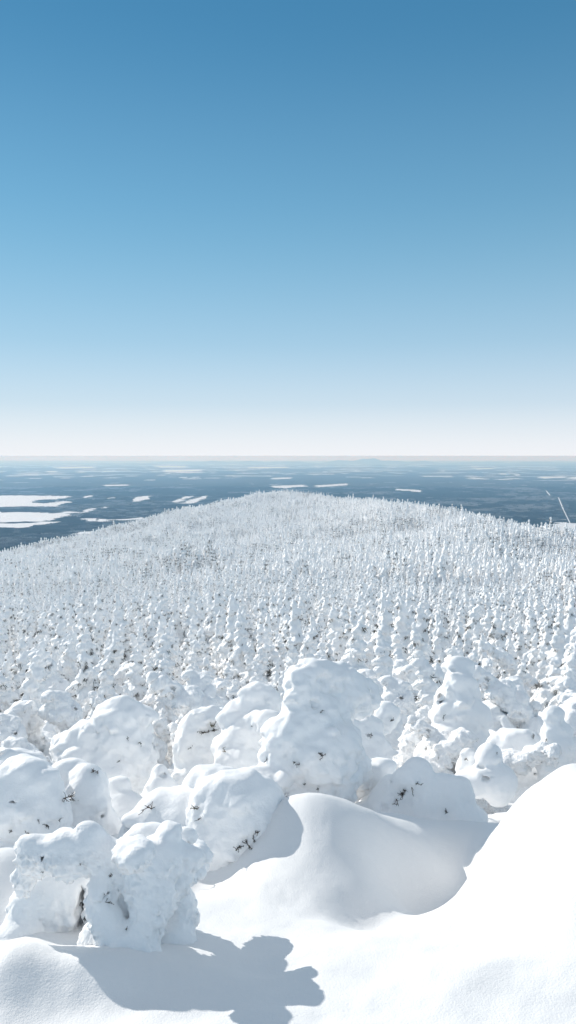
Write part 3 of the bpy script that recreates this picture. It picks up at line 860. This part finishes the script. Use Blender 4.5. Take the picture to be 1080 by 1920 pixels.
far = []   # x, y, z, scale, rot, kind
for (d, x, y, r) in rest:
    far.append((x, y, 0, min(1.8, max(0.5, rg.lognormvariate(0.1, 0.3))) * grown(d) / 3.5, rg.uniform(0, 6.28), rg.randrange(6)))
STEP = 2.6
gx, gy = np.meshgrid(np.arange(-800, 800, STEP), np.arange(100, 1800, STEP), indexing='ij')
fx = (gx + RNG.uniform(-0.45, 0.45, gx.shape) * STEP).ravel(); fy = (gy + RNG.uniform(-0.45, 0.45, gx.shape) * STEP).ravel()
d = np.hypot(fx, fy); th = np.arctan2(fx, fy)
q = (d > 129) & (np.abs(th) < R(24.5)); fx, fy, d, th = fx[q], fy[q], d[q], th[q]
thc = np.clip(th, TH[0], TH[-1]); Rr = np.interp(thc, TH, RID)
keep = d < Rr * 1.06 + 25
# thin patches and clumps
fx, fy, d = fx[keep], fy[keep], d[keep]
cl = fbm(np.stack([fx / 45, fy / 45, 0 * fx], -1), 3, 8, 0.6)
sc_ = np.clip(np.exp(RNG.normal(0, 0.26, len(d))), 0.5, 1.8) * (1 + 0.3 * cl)
cl2 = fbm(np.stack([fx / 22, fy / 30, 0 * fx], -1), 3, 28, 0.7)
# more tree per area close to the zone's start
a = np.array(far)
P0 = np.concatenate([a[:, 0], fx]); P1 = np.concatenate([a[:, 1], fy]); S = np.concatenate([a[:, 3], sc_]); RO = np.concatenate([a[:, 4], RNG.uniform(0, 6.28, len(fx))])
K = np.concatenate([a[:, 5], np.where(d < 260, RNG.integers(0, 6, len(fx)), np.where(cl2 + RNG.normal(0, 0.5, len(fx)) > 0.75, RNG.integers(8, 10, len(fx)), RNG.integers(6, 8, len(fx))))]).astype(np.int32)
PZ = ground_z(P0, P1) - 0.1
print('far forest trees', len(P0))
plant('distant_fir_forest', np.stack([P0, P1, PZ], -1), (('tree_scale', 'FLOAT', S.astype(np.float32)), ('tree_turn', 'FLOAT', RO.astype(np.float32)), ('tree_kind', 'INT', K)),
      tmpl, 'dense mass of small snow-plastered firs covering the far slope and rounded ridge')

# ------------------------------------------------------------------ haze
m = bpy.data.materials.new('haze'); m.use_nodes = True
nt = m.node_tree; nt.nodes.clear()
out = nt.nodes.new('ShaderNodeOutputMaterial'); pv = nt.nodes.new('ShaderNodeVolumePrincipled')
pv.inputs['Color'].default_value = (0.38, 0.68, 1.0, 1); pv.inputs['Absorption Color'].default_value = (1, 1, 1, 1); pv.inputs['Density'].default_value = 5.2e-5; pv.inputs['Anisotropy'].default_value = 0.1
for q in ('Density Attribute', 'Color Attribute', 'Temperature Attribute'): pv.inputs[q].default_value = ''
nt.links.new(pv.outputs[0], out.inputs['Volume'])
x0, x1, y0, y1, z0, z1 = -65000, 65000, -7000, FAR + 500, PLAIN_Z - 40, 2.0
me = bpy.data.meshes.new('haze')
me.from_pydata([(x, y, z) for z in (z0, z1) for y in (y0, y1) for x in (x0, x1)], [], [(0, 2, 3, 1), (4, 5, 7, 6), (0, 1, 5, 4), (1, 3, 7, 5), (3, 2, 6, 7), (2, 0, 4, 6)])
me.materials.append(m); me.update()
tag(link('haze', me), 'pale blue haze over the lowland', kind='stuff')

# ------------------------------------------------------------------ light
sd = Vector((math.sin(SUN_AZ) * math.cos(SUN_EL), math.cos(SUN_AZ) * math.cos(SUN_EL), math.sin(SUN_EL)))
ld_ = bpy.data.lights.new('sun', 'SUN'); ld_.energy = 2.5; ld_.angle = R(0.53); ld_.color = (1.0, 0.94, 0.86)
lo_ = bpy.data.objects.new('sun', ld_); COL.objects.link(lo_); lo_.location = (0, 0, 50)
lo_.rotation_euler = sd.to_track_quat('Z', 'Y').to_euler()
w = bpy.data.worlds.new('World'); SC.world = w; w.use_nodes = True
nt = w.node_tree; bg = nt.nodes['Background']
sky = nt.nodes.new('ShaderNodeTexSky'); sky.sky_type = 'NISHITA'; sky.sun_disc = False
sky.sun_elevation = SUN_EL; sky.sun_rotation = SUN_AZ; sky.altitude = 1100; sky.air_density = 1.0; sky.dust_density = 0.15; sky.ozone_density = 2.0
# even out the blue and let the lowest degrees of sky pale to milky white, with an unseen bright cap added high overhead to fill the shade
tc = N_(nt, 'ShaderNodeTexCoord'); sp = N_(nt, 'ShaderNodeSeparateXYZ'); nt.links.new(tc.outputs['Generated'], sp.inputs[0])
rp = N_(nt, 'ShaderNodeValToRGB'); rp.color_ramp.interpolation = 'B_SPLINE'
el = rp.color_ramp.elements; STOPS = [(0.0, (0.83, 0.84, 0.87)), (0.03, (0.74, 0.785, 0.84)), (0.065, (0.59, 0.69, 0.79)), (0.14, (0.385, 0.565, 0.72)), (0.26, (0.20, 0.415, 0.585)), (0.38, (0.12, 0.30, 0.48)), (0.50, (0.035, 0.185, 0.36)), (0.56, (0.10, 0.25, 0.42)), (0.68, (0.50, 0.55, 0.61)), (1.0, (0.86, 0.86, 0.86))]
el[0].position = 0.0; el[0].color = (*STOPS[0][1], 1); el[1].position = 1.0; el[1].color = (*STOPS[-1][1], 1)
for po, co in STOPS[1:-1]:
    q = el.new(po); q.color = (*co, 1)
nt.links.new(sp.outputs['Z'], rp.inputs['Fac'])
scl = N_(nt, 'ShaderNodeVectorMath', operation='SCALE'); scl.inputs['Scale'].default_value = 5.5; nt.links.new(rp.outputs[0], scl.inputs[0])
tint = N_(nt, 'ShaderNodeMix', data_type='RGBA', blend_type='MULTIPLY'); tint.inputs['Factor'].default_value = 1.0; tint.inputs['B'].default_value = (0.26, 0.60, 0.64, 1)
nt.links.new(sky.outputs[0], tint.inputs['A'])
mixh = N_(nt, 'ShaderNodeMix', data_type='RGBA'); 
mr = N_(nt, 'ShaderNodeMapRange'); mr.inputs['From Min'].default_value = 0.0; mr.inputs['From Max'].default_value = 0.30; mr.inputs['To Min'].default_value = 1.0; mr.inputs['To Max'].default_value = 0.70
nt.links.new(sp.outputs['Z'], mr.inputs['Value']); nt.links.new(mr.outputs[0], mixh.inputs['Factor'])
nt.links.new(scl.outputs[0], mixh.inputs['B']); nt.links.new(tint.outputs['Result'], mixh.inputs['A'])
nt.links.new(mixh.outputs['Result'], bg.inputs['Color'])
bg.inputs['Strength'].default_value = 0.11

SC.view_settings.view_transform = 'Standard'; SC.view_settings.look = 'None'; SC.view_settings.exposure = 0.84; SC.view_settings.gamma = 1.0
SC.view_settings.use_curve_mapping = False
cy = SC.cycles
cy.max_bounces = 8; cy.diffuse_bounces = 6; cy.glossy_bounces = 1; cy.transmission_bounces = 1; cy.volume_bounces = 3
cy.use_denoising = True
cy.caustics_reflective = cy.caustics_refractive = False
